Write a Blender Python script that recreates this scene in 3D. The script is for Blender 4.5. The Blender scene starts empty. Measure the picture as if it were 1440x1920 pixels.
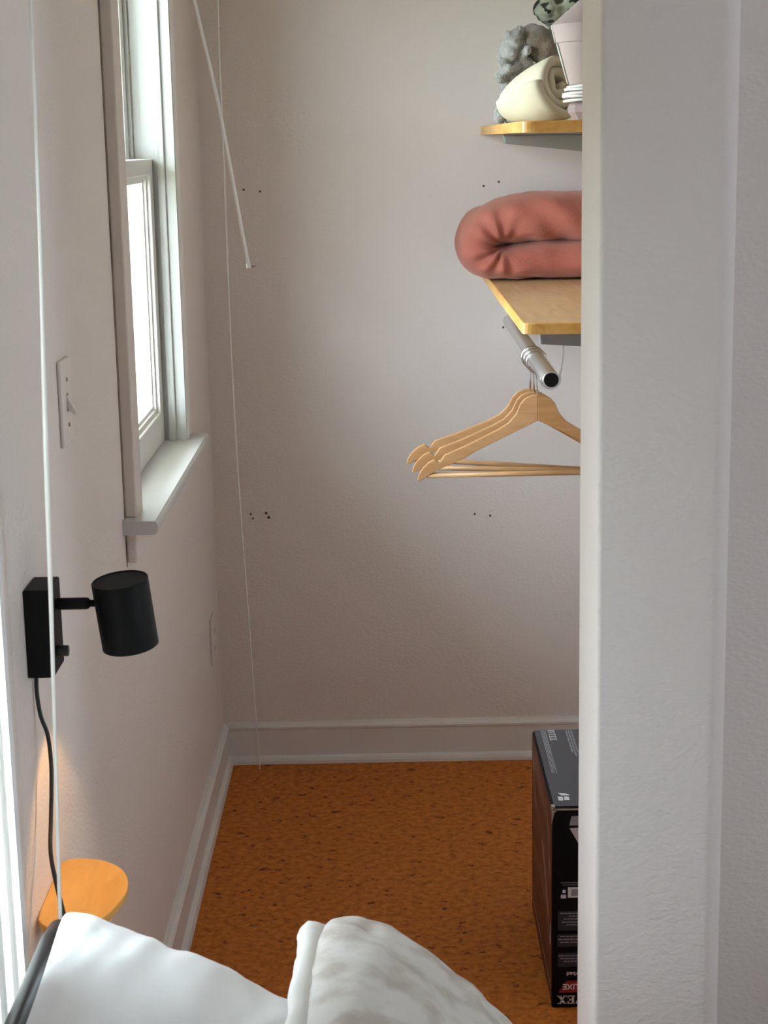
import bpy, bmesh, math, random
from mathutils import Vector, Matrix, noise

scene = bpy.context.scene
COL = scene.collection
random.seed(7)
R = math.radians

# ------------------------------------------------------------------ camera
cam_d = bpy.data.cameras.new('camera')
cam = bpy.data.objects.new('camera', cam_d)
COL.objects.link(cam)
cam_d.sensor_fit = 'VERTICAL'
cam_d.sensor_height = 24.0
cam_d.sensor_width = 18.0
cam_d.lens = 3240.0 / 1920.0 * 24.0
cam.matrix_world = Matrix(((0.99982441, 0.01861409, 0.00215855, 0.0),
                           (-0.00181032, 0.21060009, -0.97757062, 0.0),
                           (-0.01865118, 0.97739507, 0.21059681, 1.53),
                           (0, 0, 0, 1)))
cam_d.clip_start = 0.05
cam_d.dof.use_dof = True
cam_d.dof.focus_distance = 3.0
cam_d.dof.aperture_fstop = 13.0
scene.camera = cam

# ------------------------------------------------------------------ world, exposure
world = bpy.data.worlds.new('overcast_sky')
scene.world = world
world.use_nodes = True
bg = world.node_tree.nodes['Background']
bg.inputs['Color'].default_value = (0.80, 0.90, 1.0, 1)
bg.inputs['Strength'].default_value = 10.0
scene.view_settings.view_transform = 'Standard'
scene.view_settings.look = 'None'
scene.view_settings.gamma = 1.0
scene.view_settings.use_curve_mapping = False
scene.view_settings.exposure = 1.44
scene.cycles.use_denoising = True
scene.cycles.diffuse_bounces = 6
scene.cycles.max_bounces = 10
scene.cycles.transparent_max_bounces = 12


def portal(name, loc, rot, sx, sy):
    d = bpy.data.lights.new(name, 'AREA')
    d.shape = 'RECTANGLE'
    d.size, d.size_y = sx, sy
    d.cycles.is_portal = True
    o = bpy.data.objects.new(name, d)
    o.location = loc
    o.rotation_euler = rot
    COL.objects.link(o)


# sky light guides in the three window openings (no light of their own)
portal('sky_portal_closet', (-0.57, 3.135, 1.49), (0, R(-90), 0), 1.12, 0.71)
portal('sky_portal_bedside', (-0.57, 1.70, 1.05), (0, R(-90), 0), 1.12, 0.22)
portal('sky_portal_far_side', (2.71, 0.55, 1.45), (0, R(90), 0), 0.72, 0.72)


# ------------------------------------------------------------------ materials
MATS = {}


def mat(name, col, rough=0.6, col2=None, nscale=8.0, ndetail=3.0, stretch=(1, 1, 1), bump=0.0, bscale=80.0,
        bdist=0.002, bstretch=(1, 1, 1), metallic=0.0, coat=0.0, sheen=0.0, ramp=(0.35, 0.65), spec=0.5, coord='Object',
        transmission=0.0, subsurf=0.0):
    m = bpy.data.materials.new(name)
    m.use_nodes = True
    nt = m.node_tree
    p = nt.nodes['Principled BSDF']
    p.inputs['Base Color'].default_value = (*col, 1)
    p.inputs['Roughness'].default_value = rough
    p.inputs['Metallic'].default_value = metallic
    p.inputs['Coat Weight'].default_value = coat
    p.inputs['Sheen Weight'].default_value = sheen
    p.inputs['Specular IOR Level'].default_value = spec
    p.inputs['Transmission Weight'].default_value = transmission
    if subsurf:
        p.inputs['Subsurface Weight'].default_value = subsurf
        p.inputs['Subsurface Radius'].default_value = (0.01, 0.01, 0.01)
    tc = nt.nodes.new('ShaderNodeTexCoord')
    if col2 is not None:
        mp = nt.nodes.new('ShaderNodeMapping')
        mp.inputs['Scale'].default_value = stretch
        nz = nt.nodes.new('ShaderNodeTexNoise')
        nz.inputs['Scale'].default_value = nscale
        nz.inputs['Detail'].default_value = ndetail
        rp = nt.nodes.new('ShaderNodeValToRGB')
        rp.color_ramp.elements[0].position = ramp[0]
        rp.color_ramp.elements[1].position = ramp[1]
        rp.color_ramp.elements[0].color = (*col, 1)
        rp.color_ramp.elements[1].color = (*col2, 1)
        nt.links.new(tc.outputs[coord], mp.inputs[0])
        nt.links.new(mp.outputs[0], nz.inputs['Vector'])
        nt.links.new(nz.outputs['Fac'], rp.inputs[0])
        nt.links.new(rp.outputs[0], p.inputs['Base Color'])
    if bump:
        mp = nt.nodes.new('ShaderNodeMapping')
        mp.inputs['Scale'].default_value = bstretch
        nz = nt.nodes.new('ShaderNodeTexNoise')
        nz.inputs['Scale'].default_value = bscale
        nz.inputs['Detail'].default_value = 3.0
        bp = nt.nodes.new('ShaderNodeBump')
        bp.inputs['Strength'].default_value = bump
        bp.inputs['Distance'].default_value = bdist
        nt.links.new(tc.outputs['Object'], mp.inputs[0])
        nt.links.new(mp.outputs[0], nz.inputs['Vector'])
        nt.links.new(nz.outputs['Fac'], bp.inputs['Height'])
        nt.links.new(bp.outputs[0], p.inputs['Normal'])
    MATS[name] = m
    return m


M_wall = mat('wall_paint', (0.735, 0.672, 0.645), 0.75, bump=0.42, bscale=115, bdist=0.003, bstretch=(1, 1, 1.7))
M_casing = mat('beige_casing_paint', (0.64, 0.575, 0.535), 0.5, bump=0.08, bscale=60, bdist=0.001)
M_ceil = mat('ceiling_paint', (0.80, 0.78, 0.75), 0.8, bump=0.2, bscale=80, bdist=0.003)
M_trim = mat('white_trim_paint', (0.72, 0.705, 0.695), 0.35, bump=0.08, bscale=60, bdist=0.001)
M_sill = mat('sill_paint', (0.58, 0.575, 0.58), 0.4, bump=0.08, bscale=60, bdist=0.001)
M_jamb = mat('weathered_white_paint', (0.50, 0.505, 0.49), 0.45, col2=(0.36, 0.355, 0.32), nscale=3, stretch=(30, 1, 1),
             ramp=(0.5, 0.85), bump=0.2, bscale=50, bdist=0.001)
M_dirt = mat('dirty_gap', (0.22, 0.19, 0.15), 0.9, col2=(0.4, 0.36, 0.3), nscale=40)
M_gap = mat('caulk_gap', (0.16, 0.12, 0.09), 0.9, col2=(0.36, 0.30, 0.25), nscale=30)
M_blackmetal = mat('black_powder_coat', (0.004, 0.004, 0.0045), 0.55, spec=0.18, bump=0.05, bscale=600, bdist=0.0003)
M_blackplastic = mat('black_plastic', (0.012, 0.011, 0.011), 0.5)
M_satin = mat('bed_frame_black', (0.012, 0.013, 0.016), 0.32)
M_plate = mat('switch_plate_plastic', (0.71, 0.65, 0.615), 0.4)
M_slot = mat('dark_slot', (0.33, 0.29, 0.26), 0.8)
M_steel = mat('polished_steel', (0.70, 0.69, 0.68), 0.30, metallic=0.9)
M_chrome = mat('chrome_wire', (0.72, 0.70, 0.67), 0.14, metallic=1.0)
M_bracket = mat('grey_bracket_steel', (0.20, 0.195, 0.19), 0.5, metallic=0.2)
M_dark = mat('dark_inside', (0.004, 0.004, 0.004), 0.9)
M_hole = mat('screw_hole_dark', (0.07, 0.05, 0.045), 0.9)
M_cream = mat('cream_cotton', (0.56, 0.505, 0.375), 0.85, col2=(0.50, 0.44, 0.315), nscale=6, bump=0.25, bscale=40, bdist=0.004)
M_grey = mat('grey_fleece', (0.37, 0.365, 0.34), 0.95, col2=(0.25, 0.235, 0.21), nscale=26, bump=0.9, bscale=240,
             bdist=0.005, sheen=0.5)
M_brownfleece = mat('brown_fleece', (0.19, 0.145, 0.105), 0.95, col2=(0.13, 0.10, 0.075), nscale=30, bump=0.8, bscale=260,
                    bdist=0.004, sheen=0.4)
M_pink = mat('pale_pink_fabric', (0.42, 0.335, 0.31), 0.7, col2=(0.37, 0.29, 0.27), nscale=14, bump=0.15, bscale=200,
             bdist=0.001)
M_pinkglass = mat('pale_pink_glass', (0.46, 0.35, 0.33), 0.12, coat=0.6, transmission=0.25)
M_whitecord = mat('white_cord', (0.66, 0.64, 0.60), 0.45)
M_wand = mat('clear_white_plastic', (0.88, 0.87, 0.85), 0.18, coat=0.4, subsurf=0.2)
M_sheet = mat('white_pillow_cotton', (0.94, 0.955, 0.98), 0.85, bump=0.3, bscale=22, bdist=0.006)
M_linen = mat('cream_linen', (0.70, 0.665, 0.625), 0.85, col2=(0.53, 0.475, 0.42), nscale=22, ndetail=5, ramp=(0.44, 0.62),
              bump=0.35, bscale=45, bdist=0.004)
M_hem_lit = mat('lit_linen_hem', (0.86, 0.84, 0.80), 0.85, bump=0.35, bscale=60, bdist=0.003)  # lighter than the linen case: daylight on the hem put into the colour
M_mattress = mat('mattress_cotton', (0.80, 0.79, 0.78), 0.9, bump=0.2, bscale=60)
M_kraft = mat('kraft_edge', (0.42, 0.36, 0.27), 0.8, col2=(0.30, 0.25, 0.18), nscale=30)
M_carton = mat('black_gloss_carton', (0.003, 0.003, 0.006), 0.5, col2=(0.006, 0.006, 0.009), nscale=10, spec=0.15)
M_cartontop = mat('blue_black_carton', (0.018, 0.021, 0.033), 0.30, col2=(0.024, 0.028, 0.04), nscale=8)
M_photo = mat('brown_photo_print', (0.085, 0.026, 0.013), 0.45, spec=0.25, col2=(0.22, 0.105, 0.075), nscale=7, ndetail=5,
              stretch=(1, 0.8, 3.2), ramp=(0.45, 0.75))
M_photo2 = mat('pale_photo_streak', (0.40, 0.29, 0.25), 0.4, col2=(0.20, 0.11, 0.085), nscale=18)
M_silver = mat('silver_print', (0.50, 0.48, 0.52), 0.5)
M_whiteprint = mat('white_print', (0.66, 0.66, 0.70), 0.5)
M_greyprint = mat('grey_print', (0.26, 0.27, 0.31), 0.5)
M_navy = mat('navy_print', (0.018, 0.024, 0.042), 0.5)
M_red = mat('red_print', (0.30, 0.012, 0.02), 0.5)
M_siding = mat('cream_siding', (0.40, 0.345, 0.235), 0.8, col2=(0.36, 0.31, 0.21), nscale=6)
M_ground = mat('garden_ground', (0.18, 0.20, 0.10), 0.95, col2=(0.28, 0.24, 0.16), nscale=3)


def wood(name, c1, c2, stretch, scale=6.0, rough=0.45, coat=0.0):
    m = bpy.data.materials.new(name)
    m.use_nodes = True
    nt = m.node_tree
    p = nt.nodes['Principled BSDF']
    tc = nt.nodes.new('ShaderNodeTexCoord')
    mp = nt.nodes.new('ShaderNodeMapping')
    mp.inputs['Scale'].default_value = stretch
    nz = nt.nodes.new('ShaderNodeTexNoise')
    nz.inputs['Scale'].default_value = scale
    nz.inputs['Detail'].default_value = 6
    nz.inputs['Distortion'].default_value = 0.6
    rp = nt.nodes.new('ShaderNodeValToRGB')
    e = rp.color_ramp.elements
    e[0].position, e[1].position = 0.32, 0.68
    e[0].color, e[1].color = (*c1, 1), (*c2, 1)
    nt.links.new(tc.outputs['Object'], mp.inputs[0])
    nt.links.new(mp.outputs[0], nz.inputs['Vector'])
    nt.links.new(nz.outputs['Fac'], rp.inputs[0])
    nt.links.new(rp.outputs[0], p.inputs['Base Color'])
    p.inputs['Roughness'].default_value = rough
    p.inputs['Coat Weight'].default_value = coat
    p.inputs['Coat Roughness'].default_value = 0.25
    return m


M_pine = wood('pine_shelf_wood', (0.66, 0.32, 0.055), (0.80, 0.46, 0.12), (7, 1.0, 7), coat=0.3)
M_glarepine = wood('glare_pine_board', (0.58, 0.385, 0.185), (0.72, 0.53, 0.30), (7, 1.0, 7), coat=0.6)  # paler than the edges: glare on the shelf top put into the colour
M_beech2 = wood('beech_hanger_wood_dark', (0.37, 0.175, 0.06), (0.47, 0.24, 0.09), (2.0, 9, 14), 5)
M_beech = wood('beech_hanger_wood', (0.45, 0.235, 0.098), (0.55, 0.305, 0.14), (2.0, 9, 14), 5)
M_bar = wood('beech_bar_wood', (0.42, 0.22, 0.09), (0.58, 0.35, 0.17), (2.0, 9, 25), 5)
M_oak = wood('small_shelf_wood', (0.66, 0.36, 0.085), (0.78, 0.46, 0.13), (9, 1.5, 9), 5)


def cork():
    m = bpy.data.materials.new('cork_floor')
    m.use_nodes = True
    nt = m.node_tree
    p = nt.nodes['Principled BSDF']
    tc = nt.nodes.new('ShaderNodeTexCoord')

    def layer(scale, stretch, stops, detail=5.0):
        mp = nt.nodes.new('ShaderNodeMapping')
        mp.inputs['Scale'].default_value = stretch
        nz = nt.nodes.new('ShaderNodeTexNoise')
        nz.inputs['Scale'].default_value = scale
        nz.inputs['Detail'].default_value = detail
        nz.inputs['Roughness'].default_value = 0.65
        rp = nt.nodes.new('ShaderNodeValToRGB')
        cr = rp.color_ramp
        while len(cr.elements) < len(stops):
            cr.elements.new(0.5)
        for el, (pos, c) in zip(cr.elements, stops):
            el.position = pos
            el.color = (*c, 1)
        nt.links.new(tc.outputs['Object'], mp.inputs[0])
        nt.links.new(mp.outputs[0], nz.inputs['Vector'])
        nt.links.new(nz.outputs['Fac'], rp.inputs[0])
        return rp
    a = layer(58, (1, 1.1, 1), [(0.30, (0.30, 0.082, 0.013)), (0.50, (0.50, 0.150, 0.024)), (0.72, (0.63, 0.22, 0.045))])
    b = layer(34, (1, 1.3, 1), [(0.31, (0.20, 0.12, 0.10)), (0.385, (1, 1, 1)), (0.8, (1, 1, 1))], 2.0)
    mx = nt.nodes.new('ShaderNodeMix')
    mx.data_type = 'RGBA'
    mx.blend_type = 'MULTIPLY'
    mx.inputs['Factor'].default_value = 0.85
    nt.links.new(a.outputs[0], mx.inputs['A'])
    nt.links.new(b.outputs[0], mx.inputs['B'])
    nt.links.new(mx.outputs['Result'], p.inputs['Base Color'])
    p.inputs['Roughness'].default_value = 0.65
    p.inputs['Specular IOR Level'].default_value = 0.2
    return m


M_cork = cork()


def camo():
    m = bpy.data.materials.new('patterned_green_fabric')
    m.use_nodes = True
    nt = m.node_tree
    p = nt.nodes['Principled BSDF']
    tc = nt.nodes.new('ShaderNodeTexCoord')
    nz = nt.nodes.new('ShaderNodeTexNoise')
    nz.inputs['Scale'].default_value = 26
    nz.inputs['Detail'].default_value = 1.5
    rp = nt.nodes.new('ShaderNodeValToRGB')
    cr = rp.color_ramp
    cr.interpolation = 'CONSTANT'
    cr.elements.new(0.5)
    cr.elements.new(0.6)
    for el, (pos, c) in zip(cr.elements, [(0.0, (0.012, 0.012, 0.008)), (0.42, (0.26, 0.27, 0.20)), (0.56, (0.36, 0.37, 0.30)),
                                          (0.66, (0.055, 0.055, 0.03))]):
        el.position = pos
        el.color = (*c, 1)
    nt.links.new(tc.outputs['Object'], nz.inputs['Vector'])
    nt.links.new(nz.outputs['Fac'], rp.inputs[0])
    nt.links.new(rp.outputs[0], p.inputs['Base Color'])
    p.inputs['Roughness'].default_value = 0.9
    return m


M_camo = camo()


def fleece_pink():
    m = mat('coral_fleece', (0.41, 0.128, 0.092), 0.95, col2=(0.31, 0.085, 0.060), nscale=9, ndetail=4, bump=0.5, bscale=260,
            bdist=0.002, sheen=0.35)
    m.node_tree.nodes['Principled BSDF'].inputs['Sheen Tint'].default_value = (1.0, 0.62, 0.52, 1)
    return m


M_coral = fleece_pink()


def glass():
    m = bpy.data.materials.new('window_glass')
    m.use_nodes = True
    nt = m.node_tree
    nt.nodes.remove(nt.nodes['Principled BSDF'])
    out = nt.nodes['Material Output']
    t = nt.nodes.new('ShaderNodeBsdfTransparent')
    t.inputs[0].default_value = (0.93, 0.95, 0.94, 1)
    g = nt.nodes.new('ShaderNodeBsdfGlossy')
    g.inputs['Roughness'].default_value = 0.02
    mx = nt.nodes.new('ShaderNodeMixShader')
    mx.inputs[0].default_value = 0.06
    nt.links.new(t.outputs[0], mx.inputs[1])
    nt.links.new(g.outputs[0], mx.inputs[2])
    nt.links.new(mx.outputs[0], out.inputs[0])
    return m


M_glass = glass()


def glow(name, col, strength):
    m = bpy.data.materials.new(name)
    m.use_nodes = True
    p = m.node_tree.nodes['Principled BSDF']
    p.inputs['Base Color'].default_value = (*col, 1)
    p.inputs['Emission Color'].default_value = (*col, 1)
    p.inputs['Emission Strength'].default_value = strength
    return m


M_bulb = glow('warm_bulb', (1.0, 0.50, 0.16), 6)


# ------------------------------------------------------------------ mesh builder
class MB:
    def __init__(self):
        self.bm = bmesh.new()

    def box(self, x0, x1, y0, y1, z0, z1):
        vs = [self.bm.verts.new((x, y, z)) for z in (z0, z1) for y in (y0, y1) for x in (x0, x1)]
        for f in ((0, 2, 3, 1), (4, 5, 7, 6), (0, 1, 5, 4), (2, 6, 7, 3), (0, 4, 6, 2), (1, 3, 7, 5)):
            self.bm.faces.new([vs[i] for i in f])
        return self

    def prism(self, pts, axis, a, b):
        def P(p, h):
            if axis == 'y':
                return (p[0], h, p[1])
            if axis == 'z':
                return (p[0], p[1], h)
            return (h, p[0], p[1])
        A = [self.bm.verts.new(P(p, a)) for p in pts]
        B = [self.bm.verts.new(P(p, b)) for p in pts]
        n = len(pts)
        self.bm.faces.new(A)
        self.bm.faces.new(B[::-1])
        for i in range(n):
            self.bm.faces.new((A[i], B[i], B[(i + 1) % n], A[(i + 1) % n]))
        return self

    def tube(self, pts, rad, seg=10, cap=True):
        pts = [Vector(p) for p in pts]
        if not hasattr(rad, '__len__'):
            rad = [rad] * len(pts)
        rings = []
        prev = None
        for i, p in enumerate(pts):
            d = (pts[min(i + 1, len(pts) - 1)] - pts[max(i - 1, 0)]).normalized()
            if prev is None:
                up = Vector((0, 0, 1)) if abs(d.z) < 0.9 else Vector((1, 0, 0))
                n = d.cross(up).normalized()
            else:
                n = (prev - d * prev.dot(d)).normalized()
            prev = n
            b = d.cross(n)
            rings.append([self.bm.verts.new(p + (n * math.cos(t) + b * math.sin(t)) * rad[i])
                          for t in (2 * math.pi * k / seg for k in range(seg))])
        for a, c in zip(rings, rings[1:]):
            for k in range(seg):
                self.bm.faces.new((a[k], a[(k + 1) % seg], c[(k + 1) % seg], c[k]))
        if cap:
            self.bm.faces.new(rings[0][::-1])
            self.bm.faces.new(rings[-1])
        return self

    def lathe(self, prof, origin, axis, seg=32):
        """prof: (radius, height) pairs along axis from origin"""
        origin = Vector(origin)
        w = Vector(axis).normalized()
        u = w.cross(Vector((0, 1, 0)) if abs(w.y) < 0.9 else Vector((1, 0, 0))).normalized()
        v = w.cross(u)
        rings = []
        for r, h in prof:
            rings.append([self.bm.verts.new(origin + w * h + (u * math.cos(t) + v * math.sin(t)) * max(r, 1e-5))
                          for t in (2 * math.pi * k / seg for k in range(seg))])
        for a, c in zip(rings, rings[1:]):
            for k in range(seg):
                self.bm.faces.new((a[k], a[(k + 1) % seg], c[(k + 1) % seg], c[k]))
        return self

    def grid(self, fn, nu, nv, closed_u=False, closed_v=False):
        vs = [[self.bm.verts.new(fn(i, j)) for j in range(nv)] for i in range(nu)]
        for i in range(nu if closed_u else nu - 1):
            for j in range(nv if closed_v else nv - 1):
                i2, j2 = (i + 1) % nu, (j + 1) % nv
                self.bm.faces.new((vs[i][j], vs[i2][j], vs[i2][j2], vs[i][j2]))
        return self

    def build(self, name, material, parent=None, smooth=False, bevel=0.0, bseg=2, origin=None, keep_normals=False):
        bm = self.bm
        if not keep_normals:
            bmesh.ops.recalc_face_normals(bm, faces=bm.faces)
        me = bpy.data.meshes.new(name)
        if origin is not None:
            bmesh.ops.translate(bm, verts=bm.verts, vec=-Vector(origin))
        bm.to_mesh(me)
        bm.free()
        me.materials.append(material)
        if smooth:
            for p in me.polygons:
                p.use_smooth = True
        o = bpy.data.objects.new(name, me)
        COL.objects.link(o)
        if parent is not None:
            o.parent = parent
        if origin is not None:
            o.location = origin
        if bevel:
            b = o.modifiers.new('bevel', 'BEVEL')
            b.width = bevel
            b.segments = bseg
            b.limit_method = 'ANGLE'
            b.angle_limit = R(40)
        return o


def empty(name, loc=(0, 0, 0)):
    o = bpy.data.objects.new(name, None)
    o.location = loc
    o.empty_display_size = 0.05
    COL.objects.link(o)
    return o


def tag(o, label, cat, group=None):
    o['label'] = label
    o['category'] = cat
    if group:
        o['group'] = group
    return o


def struct(o, label, cat):
    o['kind'] = 'structure'
    return tag(o, label, cat)


# ================================================================== ROOM SHELL
LX = -0.425      # face of the left wall
BY = 4.14        # face of the back wall
RX = 0.60        # face of the wardrobe nook's right wall
CZ = 2.44
EXT = -0.56
W1 = (2.79, 3.48, 0.94, 2.04)       # nook window opening y0,y1,z0,z1
W2 = (1.60, 1.80, 0.50, 1.60)       # bedside window opening

mb = MB()
mb.box(-0.56, 2.7, -1.93, 4.26, -0.12, 0.0)
fl = struct(mb.build('floor', M_cork), 'orange brown speckled cork floor', 'floor')
mb = MB().box(-0.56, 2.7, -1.93, 4.26, CZ, CZ + 0.12)
struct(mb.build('ceiling', M_ceil), 'plain off white ceiling above the bed and nook', 'ceiling')

mb = MB()
ys = [-1.93, W2[0], W2[1], W1[0], W1[1], BY]
mb.box(EXT, LX, -1.93, W2[0], 0, CZ)
mb.box(EXT, LX, W2[0], W2[1], 0, W2[2])
mb.box(EXT, LX, W2[0], W2[1], W2[3], CZ)
mb.box(EXT, LX, W2[1], W1[0], 0, CZ)
mb.box(EXT, LX, W1[0], W1[1], 0, W1[2])
mb.box(EXT, LX, W1[0], W1[1], W1[3], CZ)
mb.box(EXT, LX, W1[1], 4.26, 0, CZ)
struct(mb.build('wall_left', M_wall), 'beige textured wall with the window, light switch and black lamp', 'wall')

mb = MB().box(LX, RX + 0.1, BY, 4.26, 0, CZ)
wb = struct(mb.build('wall_back', M_wall), 'bare beige end wall of the nook with old screw holes', 'wall')
holes = [(-0.325, 1.421), (-0.287, 1.416), (-0.336, 0.639), (-0.331, 0.628), (-0.298, 0.641), (-0.292, 0.63), (0.24, 1.419),
         (0.276, 1.428), (0.213, 0.629), (0.251, 0.624), (0.285, 1.085)]
for i, (x, z) in enumerate(holes):
    r = 0.0028 if i not in (4, 5) else 0.0036
    m_ = MB()
    m_.lathe([(0, 0), (r, 0), (r * 0.7, 0.0012), (0, 0.0012)], (x, BY, z), (0, -1, 0), 10)
    m_.build('screw_hole', M_hole, wb)

mb = MB().box(RX, RX + 0.1, 2.078, BY, 0, CZ)
struct(mb.build('wall_right', M_wall), 'beige side wall of the nook that carries the shelves', 'wall')


# partition end with rounded drywall corners, proud of the wall beside it
def rounded_rect(x0, x1, y0, y1, r_by_corner, n=6):
    pts = []
    cs = [(x0, y0, 180, r_by_corner[0]), (x1, y0, 270, r_by_corner[1]), (x1, y1, 0, r_by_corner[2]), (x0, y1, 90, r_by_corner[3])]
    for (cx, cy, a0, r) in cs:
        if r == 0:
            pts.append((cx, cy))
            continue
        ox = cx + (r if cx == x0 else -r)
        oy = cy + (r if cy == y0 else -r)
        for k in range(n + 1):
            a = R(a0 + 90.0 * k / n)
            pts.append((ox + r * math.cos(a), oy + r * math.sin(a)))
    return pts


mb = MB()
mb.prism(rounded_rect(0.236, 0.388, 1.90, 2.078, (0.006, 0.024, 0, 0.006), 10), 'z', 0, CZ)
mb.box(0.36, 2.7, 1.985, 2.078, 0, CZ)
wp = struct(mb.build('wall_partition', M_wall), 'pale textured partition end with rounded corners hiding the shelves', 'wall')
for p in wp.data.polygons:
    p.use_smooth = True
try:
    wp.data.set_sharp_from_angle(angle=R(35))
except Exception:
    pass

# rear room walls, behind the viewpoint
mb = MB()
mb.box(-0.56, 2.7, -1.93, -1.8, 0, CZ)
struct(mb.build('wall_rear', M_wall), 'plain beige wall behind the bed', 'wall')
mb = MB()
mb.box(2.6, 2.7, -1.8, 0.2, 0, CZ).box(2.6, 2.7, 0.9, 1.985, 0, CZ)
mb.box(2.6, 2.7, 0.2, 0.9, 0, 1.1).box(2.6, 2.7, 0.2, 0.9, 1.8, CZ)
struct(mb.build('wall_far_side', M_wall), 'beige wall with a window on the far side of the bed', 'wall')


# baseboards: board, cap bead, shoe
def base_profile(t, sgn=1):
    # (offset from wall, z)
    pr = [(0, 0), (0.026, 0), (0.0255, 0.008), (0.0225, 0.0155), (0.0155, 0.019), (0.013, 0.0195), (0.013, 0.086), (0.0155, 0.0885),
          (0.016, 0.094), (0.013, 0.098), (0.0085, 0.1005), (0.006, 0.105), (0, 0.105)]
    return pr


mb = MB()
mb.prism([(BY - d, z) for d, z in base_profile(0)], 'x', LX + 0.0, RX)
bb = struct(mb.build('baseboard_back', M_trim), 'white moulded baseboard along the bare end wall', 'baseboard')
mb = MB()
mb.prism([(LX + d, z) for d, z in base_profile(0)], 'y', 1.0, BY)
struct(mb.build('baseboard_left', M_trim), 'white moulded baseboard running below the window wall', 'baseboard')

# ================================================================== WINDOW 1 (nook)
w1 = struct(empty('window_1', (LX, 3.13, 0.94)), 'white double hung window with deep sill in the beige wall', 'window')


def wpart(mbx, name, material, parent=None, bevel=0.0, smooth=False):
    o = mbx.build(name, material, None, smooth=smooth, bevel=bevel)
    o.parent = parent or w1
    o.matrix_parent_inverse = (parent or w1).matrix_world.inverted()
    return o


bpy.context.view_layer.update()
y0, y1, z0, z1 = W1
CX = LX + 0.02      # face of the casing
zs = 0.94           # top of the sill
# jamb lining (recess faces)
J = MB()
J.box(EXT, CX - 0.001, y1 - 0.012, y1 + 0.004, zs, z1)
wpart(J, 'jamb', M_jamb)
J = MB().box(EXT, CX - 0.001, y0 - 0.004, y0 + 0.012, zs, z1)
wpart(J, 'jamb', M_jamb)
J = MB().box(EXT, CX - 0.001, y0, y1, z1 - 0.012, z1)
wpart(J, 'head_jamb', M_jamb)
# stop bead and parting bead on the far jamb
wpart(MB().box(-0.441, -0.426, y1 - 0.020, y1 - 0.012, zs, z1 - 0.012), 'stop_bead', M_jamb, bevel=0.002)
wpart(MB().box(-0.493, -0.486, y1 - 0.018, y1 - 0.012, zs, z1 - 0.012), 'parting_bead', M_jamb)
wpart(MB().box(-0.4855, -0.4835, y1 - 0.0135, y1 - 0.0118, 1.50, z1 - 0.012), 'dirt_line', M_dirt)
# casings
wpart(MB().box(LX, CX, 2.725, y0 + 0.004, zs, z1 + 0.07), 'casing', M_casing, bevel=0.003)
wpart(MB().prism([(LX, y1 - 0.004), (CX, y1 - 0.004), (CX + 0.003, y1 + 0.004), (CX, y1 + 0.014), (CX - 0.002, y1 + 0.05), (CX, y1 + 0.062), (LX, y1 + 0.066)],
                 'z', zs, z1 + 0.07), 'casing', M_trim)
wpart(MB().box(LX, CX, y0 + 0.004, y1 - 0.004, z1 - 0.004, z1 + 0.07), 'head_casing', M_trim, bevel=0.003)
wpart(MB().box(LX, LX + 0.0015, 2.7225, 2.7252, 0.86, z1 + 0.07), 'caulk_gap', M_gap)
# sill (stool) with rounded nose and an apron below
prof = [(EXT, zs - 0.022), (LX + 0.052, zs - 0.022), (LX + 0.056, zs - 0.017), (LX + 0.057, zs - 0.011), (LX + 0.056, zs - 0.005),
        (LX + 0.052, zs), (EXT, zs + 0.004)]
sill = MB()
sill.prism([(x, z) for x, z in prof], 'y', 2.70, y1 + 0.075)
wpart(sill, 'sill', M_sill)
wpart(MB().box(LX, LX + 0.018, 2.725, y1 + 0.06, zs - 0.075, zs - 0.022), 'apron', M_wall, bevel=0.004)


def sash(name, x0, x1, za, zb, stile, bot, top):
    s = empty(name, (x0, y0, za))
    s.parent = w1
    bpy.context.view_layer.update()
    s.matrix_parent_inverse = w1.matrix_world.inverted()
    bpy.context.view_layer.update()
    ya, yb = y0 + 0.014, y1 - 0.014

    def add(mbx, n, mt, bv=0.002):
        o = mbx.build(n, mt, None, bevel=bv)
        o.parent = s
        o.matrix_parent_inverse = s.matrix_world.inverted()
        return o
    add(MB().box(x0, x1, ya, ya + stile, za, zb), 'stile', M_trim)
    add(MB().box(x0, x1, yb - stile, yb, za, zb), 'stile', M_trim)
    add(MB().box(x0, x1, ya + stile, yb - stile, za, za + bot), 'bottom_rail', M_trim)
    add(MB().box(x0, x1, ya + stile, yb - stile, zb - top, zb), 'top_rail', M_trim)
    xm = (x0 + x1) / 2
    # glazing bead: two stepped strips all round
    for (d, xa) in ((0.008, x1 - 0.008), (0.014, x1 - 0.014)):
        b = MB()
        b.box(xm - 0.002, xa, ya + stile, yb - stile, za + bot, za + bot + d)
        b.box(xm - 0.002, xa, ya + stile, yb - stile, zb - top - d, zb - top)
        b.box(xm - 0.002, xa, ya + stile, ya + stile + d, za + bot + d, zb - top - d)
        b.box(xm - 0.002, xa, yb - stile - d, yb - stile, za + bot + d, zb - top - d)
        add(b, 'glazing_bead', M_trim, 0)
    add(MB().box(xm - 0.0035, xm - 0.0005, ya + stile - 0.004, yb - stile + 0.004, za + bot - 0.004, zb - top + 0.004), 'pane', M_glass, 0)
    return s


sash('lower_sash', -0.486, -0.450, zs + 0.002, 1.502, 0.045, 0.062, 0.031)
sash('upper_sash', -0.530, -0.494, 1.474, z1 - 0.012, 0.045, 0.031, 0.045)

# ================================================================== WINDOW 2 (bedside, only its far jamb shows)
w2 = struct(empty('window_2', (LX, 1.8, 0.4)), 'tall bedside window with grooved white side jamb', 'window')
bpy.context.view_layer.update()


def w2part(mbx, name, material, bevel=0.0):
    o = mbx.build(name, material, None, bevel=bevel)
    o.parent = w2
    o.matrix_parent_inverse = w2.matrix_world.inverted()
    return o


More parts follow.
